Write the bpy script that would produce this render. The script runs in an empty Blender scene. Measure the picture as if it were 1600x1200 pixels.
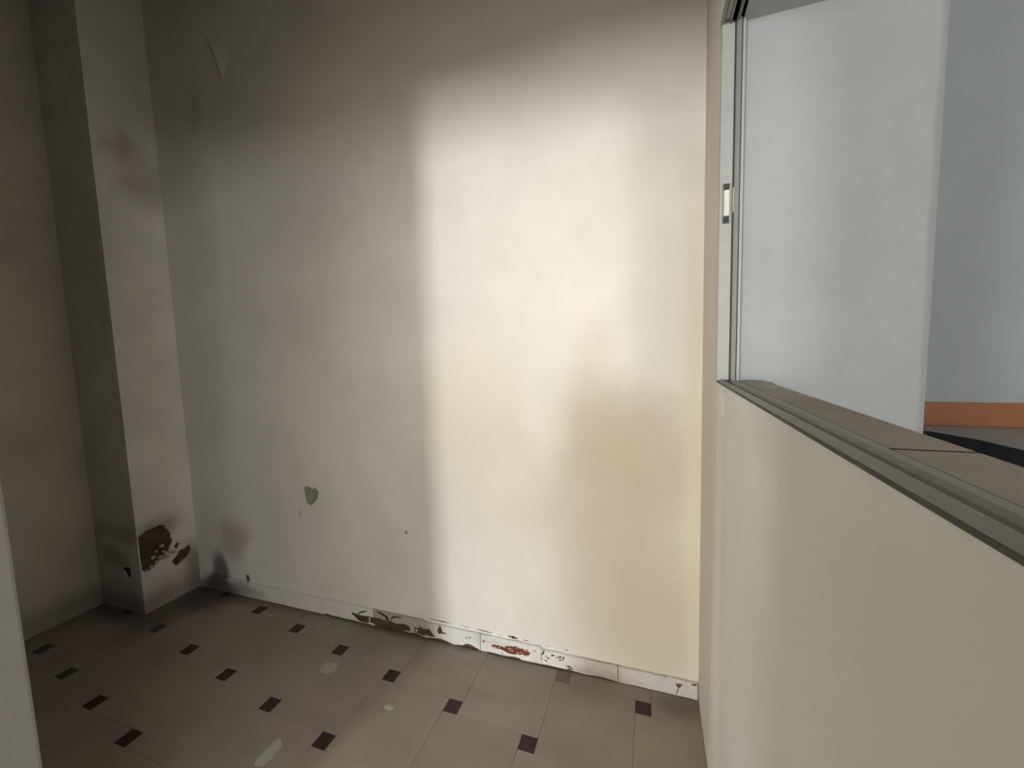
import bpy, bmesh, math, random
from mathutils import Vector, Matrix, noise as mnoise
random.seed(7)

# ------------------------------------------------------------------ camera, world, lights, exposure
scene = bpy.context.scene
COL = scene.collection
cam_data = bpy.data.cameras.new('camera')
cam_data.sensor_fit = 'HORIZONTAL'
cam_data.sensor_width = 36.0
cam_data.lens = 36.0 * 638.2 / 1600.0
cam_data.clip_start = 0.01
cam = bpy.data.objects.new('camera', cam_data)
COL.objects.link(cam)
R = ((0.94641836, 0.00161352, -0.32293915),
     (0.32163372, -0.09466988, 0.94211961),
     (-0.02905248, -0.99550741, -0.09011627))      # columns: right, down, forward
m = Matrix([[R[i][0], -R[i][1], -R[i][2], 0] for i in range(3)] + [[0, 0, 0, 1]])
m.translation = Vector((0, 0, 1.3))
cam.matrix_world = m
scene.camera = cam

world = bpy.data.worlds.new('world')
scene.world = world
world.use_nodes = True
bg = world.node_tree.nodes['Background']
bg.inputs['Color'].default_value = (0.80, 0.88, 1.0, 1)
bg.inputs['Strength'].default_value = 1.1

def area(name, loc, rot, sx, sy, power, color):
    d = bpy.data.lights.new(name, 'AREA')
    d.shape = 'RECTANGLE'; d.size = sx; d.size_y = sy
    d.energy = power; d.color = color
    o = bpy.data.objects.new(name, d); COL.objects.link(o)
    o.location = loc; o.rotation_euler = rot
    return o
# daylight entering through the tall narrow window in the hall's rear wall (it faces +Y)
area('daylight_narrow_window', (-2.30, -5.62, 1.52), (math.pi/2, 0, 0), 0.6, 1.9, 235, (1.0, 0.985, 0.955))
# added fill for the back wall, at an assumed wide opening (it faces +Y)
area('fill_light_wide', (1.20, -5.62, 1.60), (math.pi/2, 0, 0), 3.2, 1.5, 55, (1.0, 0.98, 0.95))
# added fill for the left side, at an invented side opening (it faces -X)
area('fill_light_side', (3.22, -3.85, 1.60), (0, math.pi/2, 0), 1.5, 2.7, 150, (1.0, 0.97, 0.93))

scene.view_settings.view_transform = 'Standard'
scene.view_settings.look = 'None'
scene.view_settings.gamma = 1.0
scene.view_settings.use_curve_mapping = False
scene.view_settings.exposure = 0.0

# ------------------------------------------------------------------ room dimensions (metres)
XR, XO = 0.164, 0.268        # partition under the window: room face and stairwell face
XT = 0.44                   # stairwell face of the thicker wall around the window
YB = 1.518                   # back wall
YF1 = 1.186                  # stairwell wall beside the window
XL = -2.772                  # left wall
PX, PY = -2.43, 1.244        # pier: right face and front face
YJ = 1.188                   # far jamb of the window opening
YN = 0.05                   # near jamb of the window opening
ZS, ZT = 1.193, 2.062        # sill and head of the window opening
ZC = 3.10                    # ceiling
JX, JY0, JY1 = -1.117, 0.305, 0.385   # end of the near wall on the left
ZH = 2.10                    # head of the opening the photograph is taken through
HX0, HX1, HY = -3.2, 3.2, -5.6

# ------------------------------------------------------------------ materials
def new_mat(name, rough=0.8):
    mt = bpy.data.materials.new(name); mt.use_nodes = True
    nt = mt.node_tree
    b = nt.nodes['Principled BSDF']
    b.inputs['Roughness'].default_value = rough
    if 'Specular IOR Level' in b.inputs: b.inputs['Specular IOR Level'].default_value = 0.3
    return mt, nt, b

def N(nt, kind, **kw):
    n = nt.nodes.new(kind)
    for k, v in kw.items(): setattr(n, k, v)
    return n

def mix_rgb(nt, fac, a, b, blend='MIX'):
    n = N(nt, 'ShaderNodeMix', data_type='RGBA', blend_type=blend)
    for sock, val in ((n.inputs[0], fac), (n.inputs[6], a), (n.inputs[7], b)):
        if hasattr(val, 'is_linked'): nt.links.new(val, sock)
        elif isinstance(val, (int, float)): sock.default_value = val
        else: sock.default_value = (*val, 1)
    return n.outputs[2]

def math_n(nt, op, a, b=None):
    n = N(nt, 'ShaderNodeMath', operation=op)
    for i, v in enumerate((a, b)):
        if v is None: continue
        if hasattr(v, 'is_linked'): nt.links.new(v, n.inputs[i])
        else: n.inputs[i].default_value = v
    return n.outputs[0]

def map_range(nt, v, a, b, c, d):
    n = N(nt, 'ShaderNodeMapRange', interpolation_type='SMOOTHSTEP')
    nt.links.new(v, n.inputs[0])
    for i, x in enumerate((a, b, c, d)): n.inputs[i+1].default_value = x
    return n.outputs[0]

def noise_n(nt, vec, scale, detail=4, rough=0.55, out='Fac'):
    n = N(nt, 'ShaderNodeTexNoise')
    nt.links.new(vec, n.inputs['Vector'])
    n.inputs['Scale'].default_value = scale
    n.inputs['Detail'].default_value = detail
    n.inputs['Roughness'].default_value = rough
    return n.outputs[out]

def surface(name, base, blobs=(), rough=0.85, var=0.06, var_scale=2.5, bump=0.25, fine=120, mid=9, warp=0.07,
            speck=None):
    """Painted / mineral surface: base colour, slow tonal variation, stains with shapes of their own, fine relief.
    blobs: (centre, radii, colour, strength, softness[, warp])"""
    mt, nt, b = new_mat(name, rough)
    pos = N(nt, 'ShaderNodeTexCoord').outputs['Object']
    n1 = noise_n(nt, pos, var_scale, 5)
    dark = tuple(c * (1 - 2*var) for c in base); light = tuple(min(1, c * (1 + var)) for c in base)
    col = mix_rgb(nt, map_range(nt, n1, 0.3, 0.7, 0, 1), dark, light)
    wcol = noise_n(nt, pos, 5.0, 5, 0.6, 'Color')
    for bl in blobs:
        c, r, colr, st, soft = bl[:5]
        w = bl[5] if len(bl) > 5 else warp
        s1 = N(nt, 'ShaderNodeVectorMath', operation='SUBTRACT'); nt.links.new(wcol, s1.inputs[0]); s1.inputs[1].default_value = (.5, .5, .5)
        s2 = N(nt, 'ShaderNodeVectorMath', operation='SCALE'); nt.links.new(s1.outputs[0], s2.inputs[0]); s2.inputs['Scale'].default_value = w * 2
        s3 = N(nt, 'ShaderNodeVectorMath', operation='ADD'); nt.links.new(s2.outputs[0], s3.inputs[0]); nt.links.new(pos, s3.inputs[1])
        s4 = N(nt, 'ShaderNodeVectorMath', operation='SUBTRACT'); nt.links.new(s3.outputs[0], s4.inputs[0]); s4.inputs[1].default_value = c
        s5 = N(nt, 'ShaderNodeVectorMath', operation='DIVIDE'); nt.links.new(s4.outputs[0], s5.inputs[0]); s5.inputs[1].default_value = r
        s6 = N(nt, 'ShaderNodeVectorMath', operation='LENGTH'); nt.links.new(s5.outputs[0], s6.inputs[0])
        f = map_range(nt, s6.outputs['Value'], 1 - soft, 1 + soft, st, 0)
        col = mix_rgb(nt, f, col, colr)
    if speck:
        n4 = noise_n(nt, pos, speck[1], 6, 0.7)
        col = mix_rgb(nt, map_range(nt, n4, speck[2], speck[2] + 0.06, 0, speck[3]), col, speck[0])
    nt.links.new(col, b.inputs['Base Color'])
    n2 = noise_n(nt, pos, fine, 3); n3 = noise_n(nt, pos, mid, 4)
    h = math_n(nt, 'ADD', math_n(nt, 'MULTIPLY', n2, 0.12), n3)
    bp = N(nt, 'ShaderNodeBump'); bp.inputs['Strength'].default_value = bump; bp.inputs['Distance'].default_value = 0.02
    nt.links.new(h, bp.inputs['Height']); nt.links.new(bp.outputs[0], b.inputs['Normal'])
    return mt

TAN = (0.58, 0.515, 0.41); OCHRE = (0.70, 0.655, 0.54); GRIME = (0.16, 0.13, 0.10); PALE = (0.85, 0.84, 0.79)
CREAM = (0.785, 0.765, 0.72)
Y = YB
M_back = surface('cream_plaster_damp_and_tan', CREAM, [
    # left tide mark and the larger peaked tan patch with its foot
    ((-0.72, Y, 1.08), (0.22, .6, 0.24), OCHRE, 0.60, 0.75),
    ((-0.62, Y, 0.80), (0.30, .6, 0.26), OCHRE, 0.40, 0.80),
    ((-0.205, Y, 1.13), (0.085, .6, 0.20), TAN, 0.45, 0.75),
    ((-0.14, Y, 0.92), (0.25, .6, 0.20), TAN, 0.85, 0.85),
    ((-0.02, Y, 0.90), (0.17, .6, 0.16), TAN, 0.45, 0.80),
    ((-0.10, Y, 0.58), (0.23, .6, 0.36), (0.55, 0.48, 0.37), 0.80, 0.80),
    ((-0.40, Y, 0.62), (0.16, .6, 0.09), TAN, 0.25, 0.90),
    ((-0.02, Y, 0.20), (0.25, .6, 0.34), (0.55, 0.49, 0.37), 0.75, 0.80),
    ((0.14, Y, 0.90), (0.035, .6, 0.65), (0.72, 0.67, 0.47), 0.60, 0.8, 0.02),
    ((-0.41, Y, 0.98), (0.09, .6, 0.14), PALE, 0.60, 0.9),
    # grime and a near-black patch at the left foot, smudges above it
    ((-2.26, Y, 0.07), (0.060, .6, 0.15), (0.12, 0.085, 0.07), 0.85, 0.4, 0.04),
    ((-2.28, Y, 0.0), (0.13, .6, 0.075), (0.045, 0.038, 0.036), 0.95, 0.5, 0.04),
    ((-2.22, Y, 0.02), (0.26, .6, 0.05), GRIME, 0.6, 0.5, 0.04),
    ((-2.14, Y, 0.31), (0.10, .6, 0.11), (0.36, 0.29, 0.23), 0.55, 0.7, 0.10),
    ((-2.13, Y, 2.50), (0.04, .6, 0.10), (0.35, 0.32, 0.25), 0.30, 0.8, 0.10),
    ((-2.057, Y, 0.10), (0.013, .6, 0.020), (0.08, 0.06, 0.05), 0.9, 0.3, 0.004),
    ((-1.044, Y, 0.482), (0.007, .6, 0.008), GRIME, 0.8, 0.4, 0.002),
    ((-1.66, Y, 0.50), (0.006, .6, 0.022), GRIME, 0.4, 0.5, 0.004),
], bump=0.12, var=0.035)
M_pier = surface('cream_plaster_grimed', CREAM, [
    ((PX, 1.45, 2.18), (.6, 0.09, 0.10), (0.30, 0.27, 0.20), 0.45, 0.9, 0.12),
    ((PX, 1.36, 2.33), (.6, 0.07, 0.06), (0.28, 0.24, 0.17), 0.5, 0.9, 0.10),
    ((PX, 1.33, 0.42), (.6, 0.10, 0.06), (0.30, 0.23, 0.17), 0.7, 0.6, 0.06),
    ((PX, 1.36, 0.02), (.6, 0.30, 0.07), GRIME, 0.55, 0.6, 0.05),
    ((PX, 1.50, 0.10), (.6, 0.06, 0.16), GRIME, 0.75, 0.6, 0.05),
    ((-2.62, PY, 0.28), (0.10, .6, 0.06), (0.28, 0.23, 0.19), 0.6, 0.7, 0.06),
    ((-2.60, PY, 0.06), (0.22, .6, 0.10), (0.30, 0.23, 0.20), 0.5, 0.7, 0.06),
], bump=0.15)
M_left = surface('dull_plaster', (0.68, 0.64, 0.58), [
    ((XL, 0.9, 0.03), (.6, 0.8, 0.10), GRIME, 0.5, 0.6),
], bump=0.25)
M_part = surface('cream_plaster_partition', (0.675, 0.67, 0.632), [
    ((XR, 1.38, 1.3), (.3, 0.185, 2.0), (0.56, 0.49, 0.385), 0.55, 0.10, 0.02),
    ((XR, 1.13, 0.50), (.3, 0.05, 0.60), (0.80, 0.79, 0.73), 0.4, 0.9, 0.05),
    ((XR, 1.05, 0.75), (.3, 0.04, 0.25), (0.62, 0.58, 0.49), 0.4, 0.9, 0.05),
    ((XR, 0.62, 0.50), (.3, 0.05, 0.03), (0.62, 0.48, 0.42), 0.4, 0.8, 0.05),
    ((XR, 0.80, 0.75), (.3, 0.20, 0.22), (0.60, 0.58, 0.50), 0.5, 0.8, 0.10),
], bump=0.10, var=0.03)
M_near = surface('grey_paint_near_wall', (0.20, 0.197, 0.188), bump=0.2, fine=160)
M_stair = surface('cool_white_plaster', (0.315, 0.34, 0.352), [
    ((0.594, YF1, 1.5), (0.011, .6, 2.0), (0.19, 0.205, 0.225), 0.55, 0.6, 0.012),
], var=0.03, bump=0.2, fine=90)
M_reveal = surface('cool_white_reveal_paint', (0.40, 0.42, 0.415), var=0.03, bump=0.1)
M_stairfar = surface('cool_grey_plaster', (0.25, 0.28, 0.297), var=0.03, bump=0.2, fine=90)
M_ceil = surface('ceiling_paint', (0.80, 0.78, 0.74), bump=0.1)
M_hall = surface('hall_paint', (0.80, 0.78, 0.73), bump=0.1)
M_hallfloor = surface('hall_floor', (0.60, 0.55, 0.48), bump=0.1)
M_grout = surface('dirty_grout', (0.27, 0.233, 0.192), bump=0.3)
DIRT = (0.10, 0.080, 0.062)
floor_dirt = [((-2.28, 1.50, 0), (0.10, 0.05, .3), (0.04, 0.034, 0.03), 0.9, 0.5, 0.03), ((-2.27, 1.45, 0), (0.15, 0.13, .3), DIRT, 0.85, 0.6, 0.05), ((-2.05, 1.50, 0), (0.45, 0.045, .3), DIRT, 0.6, 0.8, 0.03),
              ((-2.34, 1.30, 0), (0.10, 0.20, .3), DIRT, 0.6, 0.8, 0.05), ((-2.6, 1.22, 0), (0.25, 0.06, .3), DIRT, 0.6, 0.8, 0.04),
              ((-1.0, 1.505, 0), (0.6, 0.02, .3), DIRT, 0.5, 0.8, 0.02), ((-0.25, 1.45, 0), (0.14, 0.07, .3), (0.20, 0.16, 0.125), 0.6, 0.8, 0.05),
              ((0.10, 1.46, 0), (0.09, 0.05, .3), DIRT, 0.6, 0.8, 0.04), ((-0.62, 1.30, 0), (0.10, 0.02, .3), (0.24, 0.20, 0.165), 0.5, 0.8, 0.06)]
M_tiles = [surface('greige_floor_tile_%d' % i, c, floor_dirt, rough=0.55, var=0.07, var_scale=3.0, bump=0.05, fine=60, mid=5,
                   speck=((0.20, 0.165, 0.13), 6.0, 0.64, 0.45))
           for i, c in enumerate(((0.315, 0.272, 0.225), (0.302, 0.262, 0.216), (0.326, 0.282, 0.233)))]
M_cab = surface('oxblood_cabochon', (0.040, 0.020, 0.020), rough=0.45, var=0.1, bump=0.08)
M_cabd = surface('dusty_cabochon', (0.085, 0.070, 0.058), rough=0.7, var=0.12, bump=0.08)
M_cabw = surface('worn_cabochon', (0.16, 0.13, 0.105), rough=0.6, var=0.12, bump=0.1)
M_skirt = surface('flaking_white_skirting_paint', (0.47, 0.43, 0.385), [
    ((-0.60, YB, 0.04), (0.33, .6, 0.5), (0.80, 0.80, 0.79), 0.95, 0.22, 0.04),
    ((-0.66, YB, 0.045), (0.10, .6, 0.018), (0.60, 0.61, 0.63), 0.7, 0.7, 0.05),
    ((0.03, YB, 0.04), (0.15, .6, 0.5), (0.62, 0.59, 0.56), 0.8, 0.2, 0.03),
    ((-0.18, YB, 0.01), (0.12, .6, 0.03), (0.30, 0.25, 0.21), 0.6, 0.7, 0.03),
], rough=0.75, var=0.08, bump=0.6, mid=40, speck=((0.34, 0.28, 0.25), 30.0, 0.64, 0.5))
M_skirtw = surface('powdery_white_skirting', (0.82, 0.82, 0.81), rough=0.9, var=0.07, bump=0.7, mid=45,
                   speck=((0.40, 0.34, 0.31), 26.0, 0.64, 0.6))
M_terra = surface('bare_terracotta', (0.20, 0.060, 0.032), rough=0.85, var=0.15, var_scale=30, bump=0.5, mid=60)
M_brown = surface('bare_brown_render', (0.125, 0.075, 0.048), rough=0.95, var=0.18, var_scale=18, bump=0.8, mid=50)
M_patch = surface('bare_grey_plaster', (0.335, 0.325, 0.27), rough=0.9, var=0.08, var_scale=25, bump=0.4, mid=60)
M_crumb = surface('crumbling_plaster', (0.55, 0.48, 0.40), rough=0.95, var=0.12, bump=0.6, mid=60)
M_splash = surface('dried_whitewash', (0.42, 0.42, 0.355), rough=0.8, var=0.08, bump=0.3)
M_dust = surface('plaster_dust', (0.33, 0.31, 0.28), bump=0.5, mid=60)
M_chip = surface('pale_chip', (0.72, 0.71, 0.66))
M_dark = surface('dark_gap', (0.035, 0.028, 0.024), bump=0.2)
M_sill = surface('dusty_sill_tile', (0.27, 0.235, 0.20), rough=0.75, var=0.08, bump=0.15, mid=20)
M_orange = surface('orange_wood_skirting', (0.215, 0.082, 0.032), rough=0.5, var=0.08, bump=0.05)
M_land = surface('pale_landing_stone', (0.21, 0.195, 0.175), rough=0.7, bump=0.1)
M_black = surface('black_stone_riser', (0.010, 0.010, 0.011), rough=0.9, var=0.02, bump=0.05)

def metal(name, base, rough, metallic, dust=0.25):
    mt, nt, b = new_mat(name, rough)
    pos = N(nt, 'ShaderNodeTexCoord').outputs['Object']
    f = map_range(nt, noise_n(nt, pos, 35, 5, 0.65), 0.42, 0.72, 0, dust)
    nt.links.new(mix_rgb(nt, f, base, (0.17, 0.165, 0.15)), b.inputs['Base Color'])
    b.inputs['Metallic'].default_value = metallic
    bp = N(nt, 'ShaderNodeBump'); bp.inputs['Strength'].default_value = 0.08; bp.inputs['Distance'].default_value = 0.003
    nt.links.new(noise_n(nt, pos, 200, 2), bp.inputs['Height']); nt.links.new(bp.outputs[0], b.inputs['Normal'])
    return mt
M_alu = metal('dusty_aluminium', (0.245, 0.245, 0.23), 0.55, 0.1, 0.35)
M_aluprof = metal('grey_anodised_profile', (0.20, 0.20, 0.19), 0.5, 0.1, 0.2)
M_aludark = metal('grimy_aluminium', (0.23, 0.23, 0.215), 0.5, 0.3, 0.6)
M_alupale = metal('pale_lacquered_aluminium', (0.34, 0.355, 0.355), 0.45, 0.05, 0.12)
M_whiteplastic = metal('white_plastic', (0.60, 0.61, 0.57), 0.4, 0.0, 0.12)
M_seal = metal('dark_rubber_seal', (0.07, 0.068, 0.062), 0.7, 0.0, 0.2)
M_blackplastic = metal('black_plastic', (0.035, 0.035, 0.033), 0.6, 0.0, 0.1)

# ------------------------------------------------------------------ mesh helpers
def obj(name, bm, mat, parent=None, smooth=False):
    bmesh.ops.recalc_face_normals(bm, faces=bm.faces)
    me = bpy.data.meshes.new(name); bm.to_mesh(me); bm.free()
    me.materials.append(mat)
    if smooth:
        for p in me.polygons: p.use_smooth = True
    o = bpy.data.objects.new(name, me); COL.objects.link(o)
    if parent is not None: o.parent = parent
    return o

def struct(name, bm, mat, parent=None, label=None):
    o = obj(name, bm, mat, parent)
    if parent is None: o['kind'] = 'structure'
    if label: o['label'] = label
    return o

def add_box(bm, x0, x1, y0, y1, z0, z1):
    v = [bm.verts.new((x, y, z)) for x in (x0, x1) for y in (y0, y1) for z in (z0, z1)]
    for f in ((0, 1, 3, 2), (4, 6, 7, 5), (0, 4, 5, 1), (2, 3, 7, 6), (0, 2, 6, 4), (1, 5, 7, 3)):
        bm.faces.new([v[i] for i in f])

def box(*boxes):
    bm = bmesh.new()
    for b in boxes: add_box(bm, *b)
    return bm

def bevelled_box(x0, x1, y0, y1, z0, z1, r, seg=2):
    bm = box((x0, x1, y0, y1, z0, z1))
    bmesh.ops.bevel(bm, geom=list(bm.edges), offset=r, segments=seg, affect='EDGES', profile=0.6)
    return bm

def extrude_profile(prof, frame, t0, t1):
    """closed 2-D profile swept along one axis; frame(u, v, t) -> point"""
    bm = bmesh.new()
    a = [bm.verts.new(frame(u, v, t0)) for u, v in prof]
    b = [bm.verts.new(frame(u, v, t1)) for u, v in prof]
    n = len(prof)
    for i in range(n): bm.faces.new((a[i], a[(i+1) % n], b[(i+1) % n], b[i]))
    bm.faces.new(a); bm.faces.new(list(reversed(b)))
    return bm

def rough_outline(pts, sub=6, amp=0.006, seed=0.0):
    out = []
    n = len(pts)
    for i in range(n):
        a, b = Vector(pts[i]), Vector(pts[(i+1) % n])
        for k in range(sub):
            p = a.lerp(b, k / sub)
            d = (b - a).normalized(); nn = Vector((-d.y, d.x))
            j = mnoise.noise(Vector((p.x*45, p.y*45, seed))) + 0.5*mnoise.noise(Vector((p.x*120, p.y*120, seed+3)))
            out.append(p + nn * j * amp)
    return out

def holed_front(frame, outline, holes, depth, back, extra_boxes=()):
    """front skin of a wall with real cut-outs for lost plaster: the hole walls run back by `depth`.
    frame(u, v, w): w = 0 on the face, positive into the wall."""
    bm = bmesh.new()
    edges = []
    loops = [[Vector(p) for p in outline]] + holes
    rim = []
    for lp in loops:
        vs = [bm.verts.new(frame(p.x, p.y, 0)) for p in lp]
        for i in range(len(vs)): edges.append(bm.edges.new((vs[i], vs[(i+1) % len(vs)])))
        rim.append(vs)
    bmesh.ops.triangle_fill(bm, use_beauty=True, use_dissolve=False, edges=edges)
    for lp, vs in zip(holes, rim[1:]):
        inner = [bm.verts.new(frame(p.x, p.y, depth)) for p in lp]
        for i in range(len(vs)):
            j = (i+1) % len(vs)
            bm.faces.new((vs[i], vs[j], inner[j], inner[i]))
    # body behind the skin
    vs = rim[0]; bk = [bm.verts.new(frame(p.x, p.y, back)) for p in loops[0]]
    for i in range(len(vs)):
        j = (i+1) % len(vs); bm.faces.new((vs[i], vs[j], bk[j], bk[i]))
    bm.faces.new(bk)
    return bm

def hole_floor(frame, loop, depth, grow=0.004):
    bm = bmesh.new()
    c = Vector((sum(p.x for p in loop)/len(loop), sum(p.y for p in loop)/len(loop)))
    edges = []
    vs = []
    for p in loop:
        q = p + (p - c).normalized() * grow
        vs.append(bm.verts.new(frame(q.x, q.y, depth)))
    for i in range(len(vs)): edges.append(bm.edges.new((vs[i], vs[(i+1) % len(vs)])))
    bmesh.ops.triangle_fill(bm, use_beauty=True, edges=edges)
    r = bmesh.ops.extrude_face_region(bm, geom=list(bm.faces))
    d = Vector(frame(0, 0, 1)) - Vector(frame(0, 0, 0))
    bmesh.ops.translate(bm, vec=d * 0.006, verts=[g for g in r['geom'] if isinstance(g, bmesh.types.BMVert)])
    return bm

def patch_on(frame, loop, thick):
    """thin irregular crust lying on a face (dried paint, plaster lump): domed in the middle"""
    bm = bmesh.new()
    c = Vector((sum(p.x for p in loop)/len(loop), sum(p.y for p in loop)/len(loop)))
    rings = []
    for s, h in ((1.0, 0.0005), (0.93, thick), (0.5, thick*1.15)):
        rings.append([bm.verts.new(frame(*(c + (p - c)*s), -h)) for p in loop])
    n = len(loop)
    for a, b in zip(rings, rings[1:]):
        for i in range(n): bm.faces.new((a[i], a[(i+1) % n], b[(i+1) % n], b[i]))
    bm.faces.new(rings[-1])
    base = [bm.verts.new(frame(p.x, p.y, 0.0005)) for p in loop]
    for i in range(n): bm.faces.new((base[i], base[(i+1) % n], rings[0][(i+1) % n], rings[0][i]))
    bm.faces.new(list(reversed(base)))
    return bm

# ------------------------------------------------------------------ the floor: hopscotch tiling of large tiles and small cabochons
TA, TB = 0.30225, 0.05458
OX, OY = -1.89369, 1.44367
floor = struct('floor', box((XL - 0.1, XR, -0.02, YB + 0.05, -0.12, -0.004)), M_grout)
FX0, FX1, FY0, FY1 = XL + 0.001, XR - 0.001, -0.02, YB - 0.012

def floor_piece(name, x0, x1, y0, y1, mat, tilt, lift):
    g = 0.0004
    x0, x1, y0, y1 = max(x0 + g, FX0), min(x1 - g, FX1), max(y0 + g, FY0), min(y1 - g, FY1)
    if x1 - x0 < 0.006 or y1 - y0 < 0.006: return None
    bm = bmesh.new()
    e = 0.0006
    rings = []
    for (ins, z) in ((0, -0.010), (0, -0.0006), (e, 0.0)):
        ring = []
        for (x, y) in ((x0+ins, y0+ins), (x1-ins, y0+ins), (x1-ins, y1-ins), (x0+ins, y1-ins)):
            zz = z + lift + (tilt[0]*(x - (x0+x1)/2) + tilt[1]*(y - (y0+y1)/2) if z > -0.005 else 0)
            ring.append(bm.verts.new((x, y, zz)))
        rings.append(ring)
    for a, b in zip(rings, rings[1:]):
        for i in range(4): bm.faces.new((a[i], a[(i+1) % 4], b[(i+1) % 4], b[i]))
    bm.faces.new(rings[-1]); bm.faces.new(list(reversed(rings[0])))
    return obj(name, bm, mat, floor)

for i in range(-9, 13):
    for j in range(-9, 4):
        cx, cy = OX + i*TA + j*TB, OY - i*TB + j*TA
        worn = (i, j) in ((5, 1), (-1, -2), (0, -1), (-1, -1))
        t = (random.uniform(-.0008, .0008), random.uniform(-.0008, .0008))
        floor_piece('cabochon', cx - TB/2, cx + TB/2, cy - TB/2, cy + TB/2, M_cabw if (i, j) == (5, 1) else M_cabd if (i, j) in ((-2, -2), (-1, -2), (-1, -1), (-2, -1)) else M_cab,
                    (0, 0), random.uniform(-.0002, .0))
        bx, by = cx - TB/2, cy - TB/2
        floor_piece('tile', bx, bx + TA, by - TA, by, random.choice(M_tiles), t, random.uniform(-.0001, .0001))

F_floor = lambda u, v, w: (u, v, -w)
def blob_loop(cx, cy, rx, ry, n=22, seed=0.0, amp=0.35, rot=0.0):
    out = []
    for k in range(n):
        a = 2*math.pi*k/n
        r = 1 + amp*mnoise.noise(Vector((math.cos(a)*1.6, math.sin(a)*1.6, seed)))
        x, y = rx*r*math.cos(a), ry*r*math.sin(a)
        out.append(Vector((cx + x*math.cos(rot) - y*math.sin(rot), cy + x*math.sin(rot) + y*math.cos(rot))))
    return out
for nm, lp in (('paint_splash', blob_loop(-1.262, 1.238, 0.036, 0.030, seed=1.3, rot=0.5)),
               ('paint_splash', blob_loop(-0.907, 1.152, 0.021, 0.010, seed=4.1, amp=0.2)),
               ('paint_splash', blob_loop(-1.182, 0.892, 0.024, 0.050, seed=7.7)),
               ('paint_splash', blob_loop(-1.36, 1.36, 0.007, 0.006, n=10, seed=2.7)),
               ('paint_splash', blob_loop(-0.60, 0.92, 0.009, 0.006, n=10, seed=5.2))):
    o = obj(nm, patch_on(F_floor, lp, 0.0010), M_splash, floor)

# ------------------------------------------------------------------ back wall
F_back = lambda u, v, w: (u, YB + w, v)
chip = rough_outline([(-1.629, 0.634), (-1.600, 0.650), (-1.571, 0.641), (-1.547, 0.644), (-1.529, 0.624), (-1.537, 0.596),
                      (-1.561, 0.568), (-1.587, 0.550), (-1.612, 0.562), (-1.620, 0.607)], 4, 0.004, 2.0)
gouges = []
def slit(x0, z0, x1, z1, t, seed):
    d = Vector((x1-x0, z1-z0)).normalized(); nn = Vector((-d.y, d.x)) * t/2
    a, b = Vector((x0, z0)), Vector((x1, z1)); mid = (a+b)/2
    return rough_outline([a, mid - nn*1.2, b, mid + nn], 4, t*0.25, seed)
SK = 0.072        # height of the skirting
def ribbon(pts, t, seed):
    P = [Vector(p) for p in pts]
    fine = []
    for a, b in zip(P, P[1:]):
        for k in range(5): fine.append(a.lerp(b, k/5))
    fine.append(P[-1])
    n = len(fine); up = []; dn = []
    for i, p in enumerate(fine):
        d = (fine[min(i+1, n-1)] - fine[max(i-1, 0)]).normalized(); nn = Vector((-d.y, d.x))
        wv = t*(0.25 + 0.75*math.sin(math.pi*(i+0.5)/n)) * (1 + 0.7*mnoise.noise(Vector((i*0.9, seed, 0))))/2
        up.append(p + nn*wv); dn.append(p - nn*wv)
    return up + dn[::-1]
top_gaps = [([(-0.955, .0), (-0.902, .001), (-0.835, .0)], .005), ([(-0.797, .0), (-0.745, .0)], .003), ([(-0.715, .0), (-0.640, .0)], .005),
            ([(-0.618, .0), (-0.60, .0)], .003), ([(-0.571, .003), (-0.55, .001), (-0.528, .0)], .011), ([(-0.504, .0), (-0.476, -.001)], .004),
            ([(-0.415, .0), (-0.388, .0)], .003), ([(-0.329, .0), (-0.312, .0)], .004)]
def sk_top(x):
    return 0.072 + (0.010 if x < -0.97 else 0.010 if x < -0.66 else 0.006 if x < -0.43 else 0.002 if x < -0.12 else -0.006)
for k, (pp, t) in enumerate(top_gaps):
    gouges.append(ribbon([(x, sk_top(x) + 0.0055 + dz) for x, dz in pp], t, k + 0.5))
gouges.append(slit(-2.076, 0.122, -2.048, 0.086, 0.016, 10))
holes = [chip] + gouges
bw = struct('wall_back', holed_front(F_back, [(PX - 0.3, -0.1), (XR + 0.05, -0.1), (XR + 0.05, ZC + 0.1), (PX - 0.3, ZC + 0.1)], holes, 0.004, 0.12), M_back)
o = obj('bare_plaster', hole_floor(F_back, chip, 0.004), M_patch, bw); o['label'] = 'grey bare plaster where paint chipped off'
for g in gouges: obj('gouge', hole_floor(F_back, g, 0.004), M_dark, bw)

def flap(pts, lift, name, mat, parent, frame):
    """blistered paint: one edge stands off the wall, the other side melts into it"""
    bm = bmesh.new()
    (ax, ay), (bx, by), side = pts
    a, b = Vector((ax, ay)), Vector((bx, by)); nrm = Vector((-(b-a).y, (b-a).x)).normalized()
    nu, nv = 14, 8
    g = []
    for i in range(nu+1):
        t = i/nu; row = []
        bow = math.sin(math.pi*t)
        for j in range(nv+1):
            s = j/nv
            p = a.lerp(b, t) + nrm*(bow*0.018 - s*side*(0.25+0.75*bow))
            h = lift*bow*(1-s)**1.6 - 0.003*s - 0.002*(1-bow)**2
            row.append(bm.verts.new(frame(p.x, p.y, -h - 0.0006)))
        g.append(row)
    for i in range(nu):
        for j in range(nv): bm.faces.new((g[i][j], g[i+1][j], g[i+1][j+1], g[i][j+1]))
    r = bmesh.ops.extrude_face_region(bm, geom=list(bm.faces))
    d = Vector(frame(0, 0, 1)) - Vector(frame(0, 0, 0))
    bmesh.ops.translate(bm, vec=d*0.0012, verts=[q for q in r['geom'] if isinstance(q, bmesh.types.BMVert)])
    return obj(name, bm, mat, parent, smooth=True)
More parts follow.
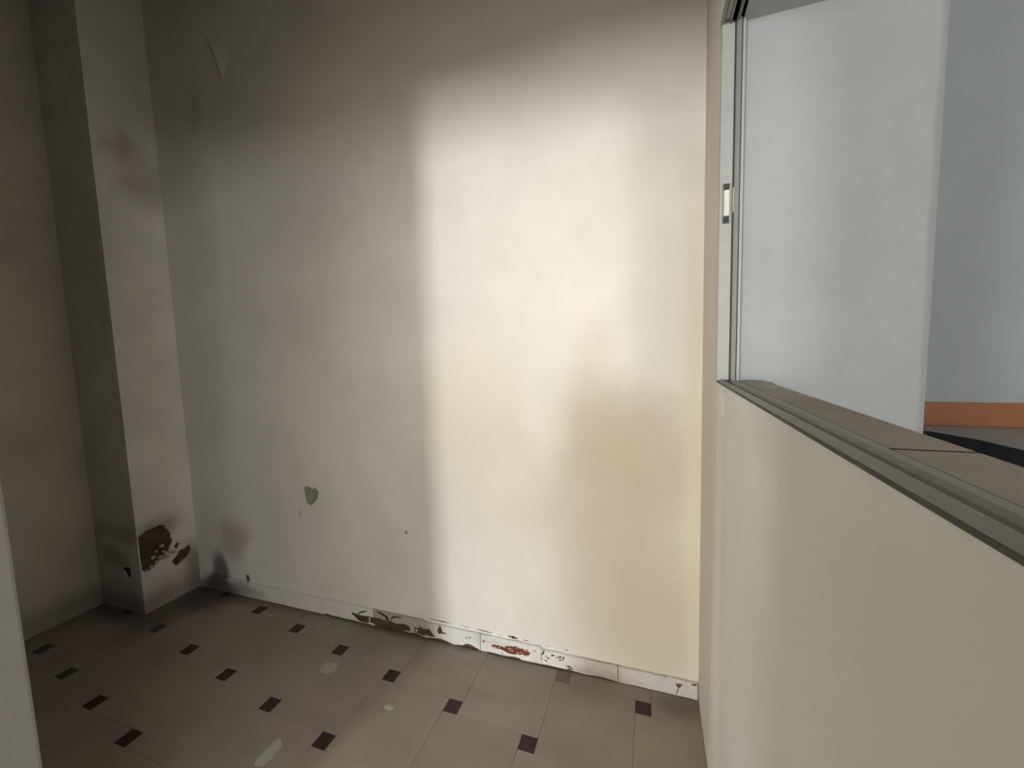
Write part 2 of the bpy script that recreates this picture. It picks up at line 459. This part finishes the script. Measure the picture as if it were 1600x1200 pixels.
flap(((-2.012, 2.815), (-1.922, 2.590), -0.10), 0.020, 'paint_blister', M_back, bw, F_back)

# skirting: painted terracotta tiles, each its own piece, broken along the foot
base = bpy.data.objects.new('baseboard_back', None); COL.objects.link(base); base['kind'] = 'structure'
F_sk = lambda u, v, w: (u, YB - 0.011 + w, v)
joints = [-2.42, -2.13, -1.83, -1.54, -1.245, -0.97, -0.695, -0.425, -0.12, XR - 0.002]
for k, (a, b) in enumerate(zip(joints, joints[1:])):
    g = 0.0013
    top = SK + (0.010 if k < 5 else 0.004 if k < 7 else -0.006)
    loop = []
    n = 16
    broken = {3: 0.5, 4: 1.0, 5: 0.75, 6: 0.3, 7: 0.35}.get(k, 0.1)
    for i in range(n+1):
        x = a+g + (b-a-2*g)*i/n
        z = 0.001 + broken*max(0, 0.010 + 0.020*mnoise.noise(Vector((x*14, 0, 5)))) * (1 if 0 < i < n else 0.4)
        loop.append(Vector((x, z)))
    for i in range(n, -1, -1):
        x = a+g + (b-a-2*g)*i/n
        loop.append(Vector((x, top + 0.0022*mnoise.noise(Vector((x*18, 4, 1))))))
    bm = bmesh.new()
    for w in (0, ):
        f0 = [bm.verts.new(F_sk(p.x, p.y, 0.0)) for p in loop]
        f1 = [bm.verts.new(F_sk(p.x, p.y, 0.0112)) for p in loop]
        m_ = len(loop)
        for i in range(m_): bm.faces.new((f0[i], f0[(i+1) % m_], f1[(i+1) % m_], f1[i]))
        ed = [bm.edges.get((f0[i], f0[(i+1) % m_])) for i in range(m_)]
        bmesh.ops.triangle_fill(bm, use_beauty=True, edges=ed)
        ed = [bm.edges.get((f1[i], f1[(i+1) % m_])) for i in range(m_)]
        bmesh.ops.triangle_fill(bm, use_beauty=True, edges=ed)
    t = obj('tile', bm, M_back if k < 4 else M_skirt, base)
    if k in (5, 6): t['label'] = 'powdery white skirting tile with flaking paint'
    # bare terracotta along the lost foot
    if broken >= 0.3:
        obj('bare_strip', box((a+g, b-g, YB-0.0085, YB-0.002, 0.0012, 0.036)), M_brown, base)
# the terracotta patch where the white skin has come away, and small losses
F_skf = lambda u, v, w: (u, YB - 0.011 + w, v)
RO = lambda pts, seed, amp=0.007: rough_outline(pts, 9, amp, seed)
o = obj('bare_patch', patch_on(F_skf, RO([(-0.646, 0.038), (-0.626, 0.041), (-0.586, 0.044), (-0.55, 0.054), (-0.508, 0.053), (-0.467, 0.036), (-0.495, 0.027),
        (-0.53, 0.021), (-0.573, 0.019), (-0.587, 0.026), (-0.616, 0.031), (-0.638, 0.029)], 3.0), 0.0006), M_terra, base)
o['label'] = 'red-brown bare terracotta'
for k, pts in enumerate(([(-1.371, 0.042), (-1.335, 0.039), (-1.262, 0.044), (-1.181, 0.045), (-1.15, 0.042), (-1.088, 0.038), (-1.072, 0.046), (-1.047, 0.03), (-1.048, 0.019),
                          (-1.099, 0.012), (-1.173, 0.009), (-1.259, 0.009), (-1.342, 0.014)],
                         [(-1.021, 0.042), (-0.981, 0.047), (-0.946, 0.044), (-0.919, 0.018), (-0.968, 0.012), (-1.022, 0.016)],
                         [(-0.902, 0.049), (-0.891, 0.076), (-0.882, 0.066), (-0.879, 0.044), (-0.855, 0.043), (-0.898, 0.036)],
                         [(-0.321, 0.018), (-0.308, 0.024), (-0.292, 0.011), (-0.315, 0.006)],
                         [(0.083, 0.050), (0.109, 0.051), (0.103, 0.037), (0.095, 0.034)])):
    obj('bare_patch', patch_on(F_skf, RO(pts, 9.0 + k, 0.008 if k < 2 else 0.003), 0.0006), M_brown, base)
# cracks in the paint of the skirting
for k, (pts, t) in enumerate((([(-1.338, 0.039), (-1.314, 0.058), (-1.28, 0.067)], .007), ([(-1.225, 0.077), (-1.198, 0.073), (-1.167, 0.06), (-1.158, 0.039)], .009),
                              ([(-1.152, 0.053), (-1.129, 0.070), (-1.082, 0.075)], .006), ([(-0.412, 0.067), (-0.415, 0.055), (-0.424, 0.042)], .006),
                              ([(0.098, 0.036), (0.092, 0.018), (0.088, 0.004)], .003), ([(0.140, 0.058), (0.158, 0.060)], .006))):
    obj('crack', patch_on(F_skf, ribbon(pts, t, 20.0 + k), 0.0004), M_dark, base)
# specks of bare terracotta in the white, flecks of white left on the bare parts
for k in range(26):
    x = random.uniform(-0.90, -0.26) if k < 14 else random.uniform(-0.41, -0.33)
    z = random.uniform(0.010, 0.058) if k < 14 else 0.028 + (x + 0.41)*0.2 + random.uniform(-.008, .018)
    obj('speck', patch_on(F_skf, blob_loop(x, z, random.uniform(.002, .006), random.uniform(.0015, .004), 8, k*1.7, 0.5), 0.0005), M_brown, base)
for k in range(16):
    x, z = random.uniform(-0.64, -0.48), random.uniform(0.024, 0.052)
    obj('paint_flake', patch_on(F_skf, blob_loop(x, z, random.uniform(.0015, .0045), random.uniform(.001, .003), 8, k*2.3, 0.5), 0.0012), M_skirtw, base)
for lp in (rough_outline([(-1.27, 0.040), (-1.263, 0.040), (-1.264, 0.010), (-1.268, 0.010)], 2, 0.001, 1.0),
           blob_loop(-1.01, 0.028, 0.006, 0.004, 9, 3.0), blob_loop(-0.965, 0.018, 0.003, 0.002, 7, 4.0), blob_loop(-0.79, 0.014, 0.020, 0.008, 16, 5.0),
           blob_loop(-0.76, 0.030, 0.012, 0.006, 14, 8.0), blob_loop(-0.47, 0.012, 0.07, 0.008, 22, 6.0, 0.6), blob_loop(-0.36, 0.012, 0.05, 0.006, 18, 2.0, 0.6)):
    obj('paint_flake', patch_on(F_skf, lp, 0.0018), M_skirtw, base)

# ------------------------------------------------------------------ pier in the far left corner
F_px = lambda u, v, w: (PX - w, u, v)
F_py = lambda u, v, w: (u, PY + w, v)
lostA = rough_outline([(1.248, 0.405), (1.29, 0.425), (1.36, 0.425), (1.392, 0.365), (1.398, 0.31), (1.375, 0.275), (1.33, 0.245), (1.285, 0.212), (1.255, 0.225), (1.246, 0.30)], 5, 0.012, 4.0)
lostB = rough_outline([(1.385, 0.205), (1.42, 0.245), (1.478, 0.262), (1.487, 0.225), (1.45, 0.192), (1.405, 0.172)], 5, 0.006, 5.0)
lostC = rough_outline([(1.402, 0.285), (1.42, 0.302), (1.435, 0.285), (1.418, 0.262)], 4, 0.004, 6.0)
for l in (lostA, lostB, lostC):
    for q in l: q.x = max(q.x, PY + 0.006)
lostA = [q for i, q in enumerate(lostA) if (q - lostA[i-1]).length > 0.0008]
pier = struct('wall_pier', holed_front(F_px, [(PY + 0.001, -0.1), (YB - 0.0005, -0.1), (YB - 0.0005, ZC + 0.05), (PY + 0.001, ZC + 0.05)], [lostA, lostB, lostC], 0.010, 0.06), M_pier)
for l in (lostA, lostB, lostC):
    o = obj('exposed_render', hole_floor(F_px, l, 0.010), M_brown, pier); o['label'] = 'brown bare render under lost plaster'
lostF = rough_outline([(-2.612, 0.250), (-2.565, 0.232), (-2.512, 0.238), (-2.508, 0.195), (-2.532, 0.172), (-2.558, 0.195)], 5, 0.008, 8.0)
pf = obj('front_face', holed_front(F_py, [(XL - 0.02, -0.1), (PX - 0.018, -0.1), (PX - 0.018, ZC + 0.05), (XL - 0.02, ZC + 0.05)], [lostF], 0.010, 0.05), M_pier, pier)
obj('exposed_render', hole_floor(F_py, lostF, 0.010), M_dark, pier)
# crumbs of plaster clinging along the lower rim of the loss
k = 0
for (u, v, r) in ((1.300, 0.275, .012), (1.335, 0.262, .013), (1.352, 0.282, .009), (1.27, 0.222, .010), (1.29, 0.232, .012), (1.315, 0.245, .011), (1.36, 0.250, .014),
                  (1.385, 0.265, .012), (1.40, 0.255, .010), (1.345, 0.318, .011), (1.318, 0.300, .008)):
    obj('plaster_crumb', patch_on(F_px, blob_loop(u, v, r, r*0.7, 9, u*31+v, 0.5), 0.010), M_crumb, pier); k += 1

# ------------------------------------------------------------------ left wall, near wall, ceiling
struct('wall_left', box((XL - 0.12, XL, HY, PY + 0.3, -0.1, ZC + 0.1)), M_left)
nw = bevelled_box(XL, JX, JY0, JY1, -0.1, ZC, 0.006)
struct('wall_near', nw, M_near)
struct('wall_above_opening', box((JX, XR, JY0, JY1, ZH, ZC)), M_near)
struct('ceiling', box((XL - 0.15, XO, -0.0, YB + 0.15, ZC, ZC + 0.12)), M_ceil)

# ------------------------------------------------------------------ partition with the sliding-window opening
bm = box((XR, XO, YN, YJ, -0.1, ZS - 0.0012), (XR, XT, YN, YJ - 0.0005, ZT + 0.004, ZC + 0.1),
         (XR, XR + 0.046, YJ, YB, -0.1, ZC + 0.1), (XR, XO, -0.13, YN, -0.1, ZC + 0.1))
part = struct('wall_right', bm, M_part)
obj('soffit', box((XR + 0.043, XT - 0.001, YN, YJ - 0.001, ZT + 0.001, ZT + 0.0045)), M_reveal, part)
# chipped plaster just under the track's corner
F_r = lambda u, v, w: (XR + w, u, v)
for lp in (rough_outline([(1.105, 1.165), (1.09, 1.172), (1.083, 1.16), (1.085, 1.118), (1.098, 1.115)], 4, 0.003, 3.0),
           rough_outline([(1.118, 1.160), (1.112, 1.166), (1.108, 1.140), (1.112, 1.132)], 4, 0.002, 4.0)):
    obj('plaster_chip', patch_on(F_r, lp, 0.001), M_chip, part)

win = bpy.data.objects.new('window_1', None); COL.objects.link(win); win['kind'] = 'structure'
win.location = (0, 0, 0)
# bottom track: front lip, two rails, groove between them
prof = [(-.0008, .0030), (.0008, .0042), (.0060, .0084), (.0082, .0086), (.0095, .0070), (.0100, -.001), (.0240, -.001), (.0252, .0026), (.0285, .0064),
        (.0320, .0066), (.0340, .0042), (.0430, .0040), (.0430, -.003), (-.0008, -.001)]
obj('bottom_track', extrude_profile(prof, lambda u, v, t: (XR + u, t, ZS + v), YN, YJ), M_alu, win)
obj('track_gasket', bevelled_box(XR - 0.0018, XR + 0.0006, YN, YJ + 0.004, ZS - 0.0008, ZS + 0.0034, 0.0006, 1), M_seal, win)
# head track: the same section hanging from the head
profh = [(-.005, .006), (-.005, -.012), (-.001, -.013), (.002, -.010), (.004, -.002), (.011, -.002), (.0125, -.014), (.016, -.015), (.0175, -.004), (.027, -.004), (.0285, -.015),
         (.033, -.015), (.0345, -.004), (.043, -.004), (.043, .006)]
obj('head_track', extrude_profile(profh, lambda u, v, t: (XR + u, t, ZT + 0.008 + v), YN, YJ), M_aludark, win)
YW = YJ; YJ = YW - 0.016
# far jamb: pale flat of the channel, a dark rebate, the grey interlock profile and a thin pale stop
obj('jamb_flat', bevelled_box(XR - 0.004, XR + 0.0250, YJ, YJ + 0.0155, ZS + 0.006, ZT, 0.001, 1), M_alupale, win)
obj('jamb_rebate', box((XR + 0.0250, XR + 0.0455, YJ + 0.008, YJ + 0.0155, ZS + 0.003, ZT)), M_blackplastic, win)
pj = [(.0267, .012), (.0267, -.004), (.0285, -.007), (.0375, -.007), (.0392, -.004), (.0392, .012)]
obj('jamb_profile', extrude_profile(pj, lambda u, v, t: (XR + u, YJ + v, t), ZS + 0.004, ZT), M_aluprof, win)
obj('jamb_stop', bevelled_box(XR + 0.0412, XR + 0.0475, YJ - 0.002, YJ + 0.012, ZS + 0.003, ZT, 0.0008, 1), M_alupale, win)
# catch on the jamb: white strike bar between two black end caps
lx, lz0, lz1 = XR + 0.0115, 1.594, 1.686
ct = obj('catch', bevelled_box(lx - 0.0085, lx + 0.0105, YJ - 0.0025, YJ + 0.001, lz0 - 0.003, lz1 + 0.002, 0.001, 1), M_alupale, win)
obj('strike_bar', bevelled_box(lx - 0.0058, lx + 0.0062, YJ - 0.007, YJ - 0.002, lz0 + 0.015, lz1 - 0.015, 0.0015), M_whiteplastic, ct)
for z in (lz0 + 0.0065, lz1 - 0.0075):
    obj('end_cap', bevelled_box(lx - 0.0068, lx + 0.0062, YJ - 0.006, YJ - 0.002, z - 0.0085, z + 0.0075, 0.001), M_blackplastic, ct)
obj('striker_lip', bevelled_box(XR + 0.0255, XR + 0.0272, YJ - 0.0085, YJ + 0.004, lz0 + 0.022, lz1 - 0.012, 0.0005, 1), M_whiteplastic, ct)
YJ = YW
# sill tiles behind the track
ys = [YJ - 0.003, 0.458, YN]
for a, b in zip(ys, ys[1:]):
    obj('sill_tile', bevelled_box(XR + 0.0435, XO + 0.001, b + 0.003, a - 0.003, ZS - 0.004, ZS + 0.0045, 0.0015), M_sill, win)

obj('sill_joint', box((XR + 0.0435, XO + 0.0005, 0.4545, 0.4615, ZS - 0.003, ZS + 0.0041)), M_dark, win)
F_sill = lambda u, v, w: (u, v, ZS + 0.0048 - w)
obj('dust', patch_on(F_sill, blob_loop(0.243, 1.085, 0.024, 0.090, 40, 2.2, 0.7), 0.0012), M_dust, win)

# ------------------------------------------------------------------ stairwell beyond the partition
struct('wall_stairwell', bevelled_box(XR + 0.0465, 0.5955, YF1, YF1 + 0.14, -0.1, ZC + 0.1, 0.0015), M_stair)
YF = 2.04
struct('wall_stairwell_far', box((0.55, HX1, YF, YF + 0.12, -0.1, ZC + 0.1)), M_stairfar)
struct('baseboard_stairwell', bevelled_box(0.57, 3.0, YF - 0.014, YF, 0.945, 1.037, 0.003), M_orange)
prof = [(0.60, 1.985), (0.981, 1.926), (1.045, 1.798), (1.0734, 1.653), (1.16, 1.35), (1.5, 0.95), (3.0, 0.95), (3.0, YF), (0.60, YF)]
land = struct('floor_landing', extrude_profile(prof, lambda u, v, t: (u, v, t), 0.942, 0.945), M_land)
prof2 = [(p[0] + 0.0005 if 0 < i < 6 else p[0], p[1] + 0.0005 if i in (0, 1) else p[1]) for i, p in enumerate(prof)]
obj('riser', extrude_profile(prof2, lambda u, v, t: (u, v, t), 0.0, 0.942), M_black, land)
struct('floor_stairwell', box((XO, HX1, -0.9, YF, -0.12, 0.0)), M_black)

# ------------------------------------------------------------------ hall behind the camera (seen only by its light)
struct('floor_hall', box((HX0, HX1, HY, -0.02, -0.14, -0.005)), M_hallfloor)
struct('ceiling_hall', box((HX0, XL - 0.15, HY - 0.1, YF + 0.1, ZC, ZC + 0.12), (XL - 0.15, XO, HY - 0.1, 0.0, ZC, ZC + 0.12), (XO, HX1 + 0.1, HY - 0.1, YF + 0.1, ZC, ZC + 0.12)), M_hall)
wx0, wx1, wz0, wz1 = -2.60, -2.00, 0.57, 2.47
vx0, vx1, vz0, vz1 = -0.42, 2.82, 0.85, 2.35
struct('wall_rear', box((HX0, wx0, HY - 0.14, HY, -0.1, ZC + 0.1), (wx1, vx0, HY - 0.14, HY, -0.1, ZC + 0.1), (vx1, HX1, HY - 0.14, HY, -0.1, ZC + 0.1),
                        (wx0, wx1, HY - 0.14, HY, -0.1, wz0), (wx0, wx1, HY - 0.14, HY, wz1, ZC + 0.1),
                        (vx0, vx1, HY - 0.14, HY, -0.1, vz0), (vx0, vx1, HY - 0.14, HY, vz1, ZC + 0.1)), M_hall)
sy0, sy1, sz0, sz1 = -5.22, -2.48, 0.83, 2.37
struct('wall_side', box((HX1, HX1 + 0.14, HY, sy0, -0.1, ZC + 0.1), (HX1, HX1 + 0.14, sy1, YF + 0.12, -0.1, ZC + 0.1),
                        (HX1, HX1 + 0.14, sy0, sy1, -0.1, sz0), (HX1, HX1 + 0.14, sy0, sy1, sz1, ZC + 0.1)), M_hall)
struct('light_blocker', box((-0.125, XR, -0.13, -0.06, -0.1, ZC)), M_hall)  # added unseen blocker, shades the near right wall and trims the narrow beam
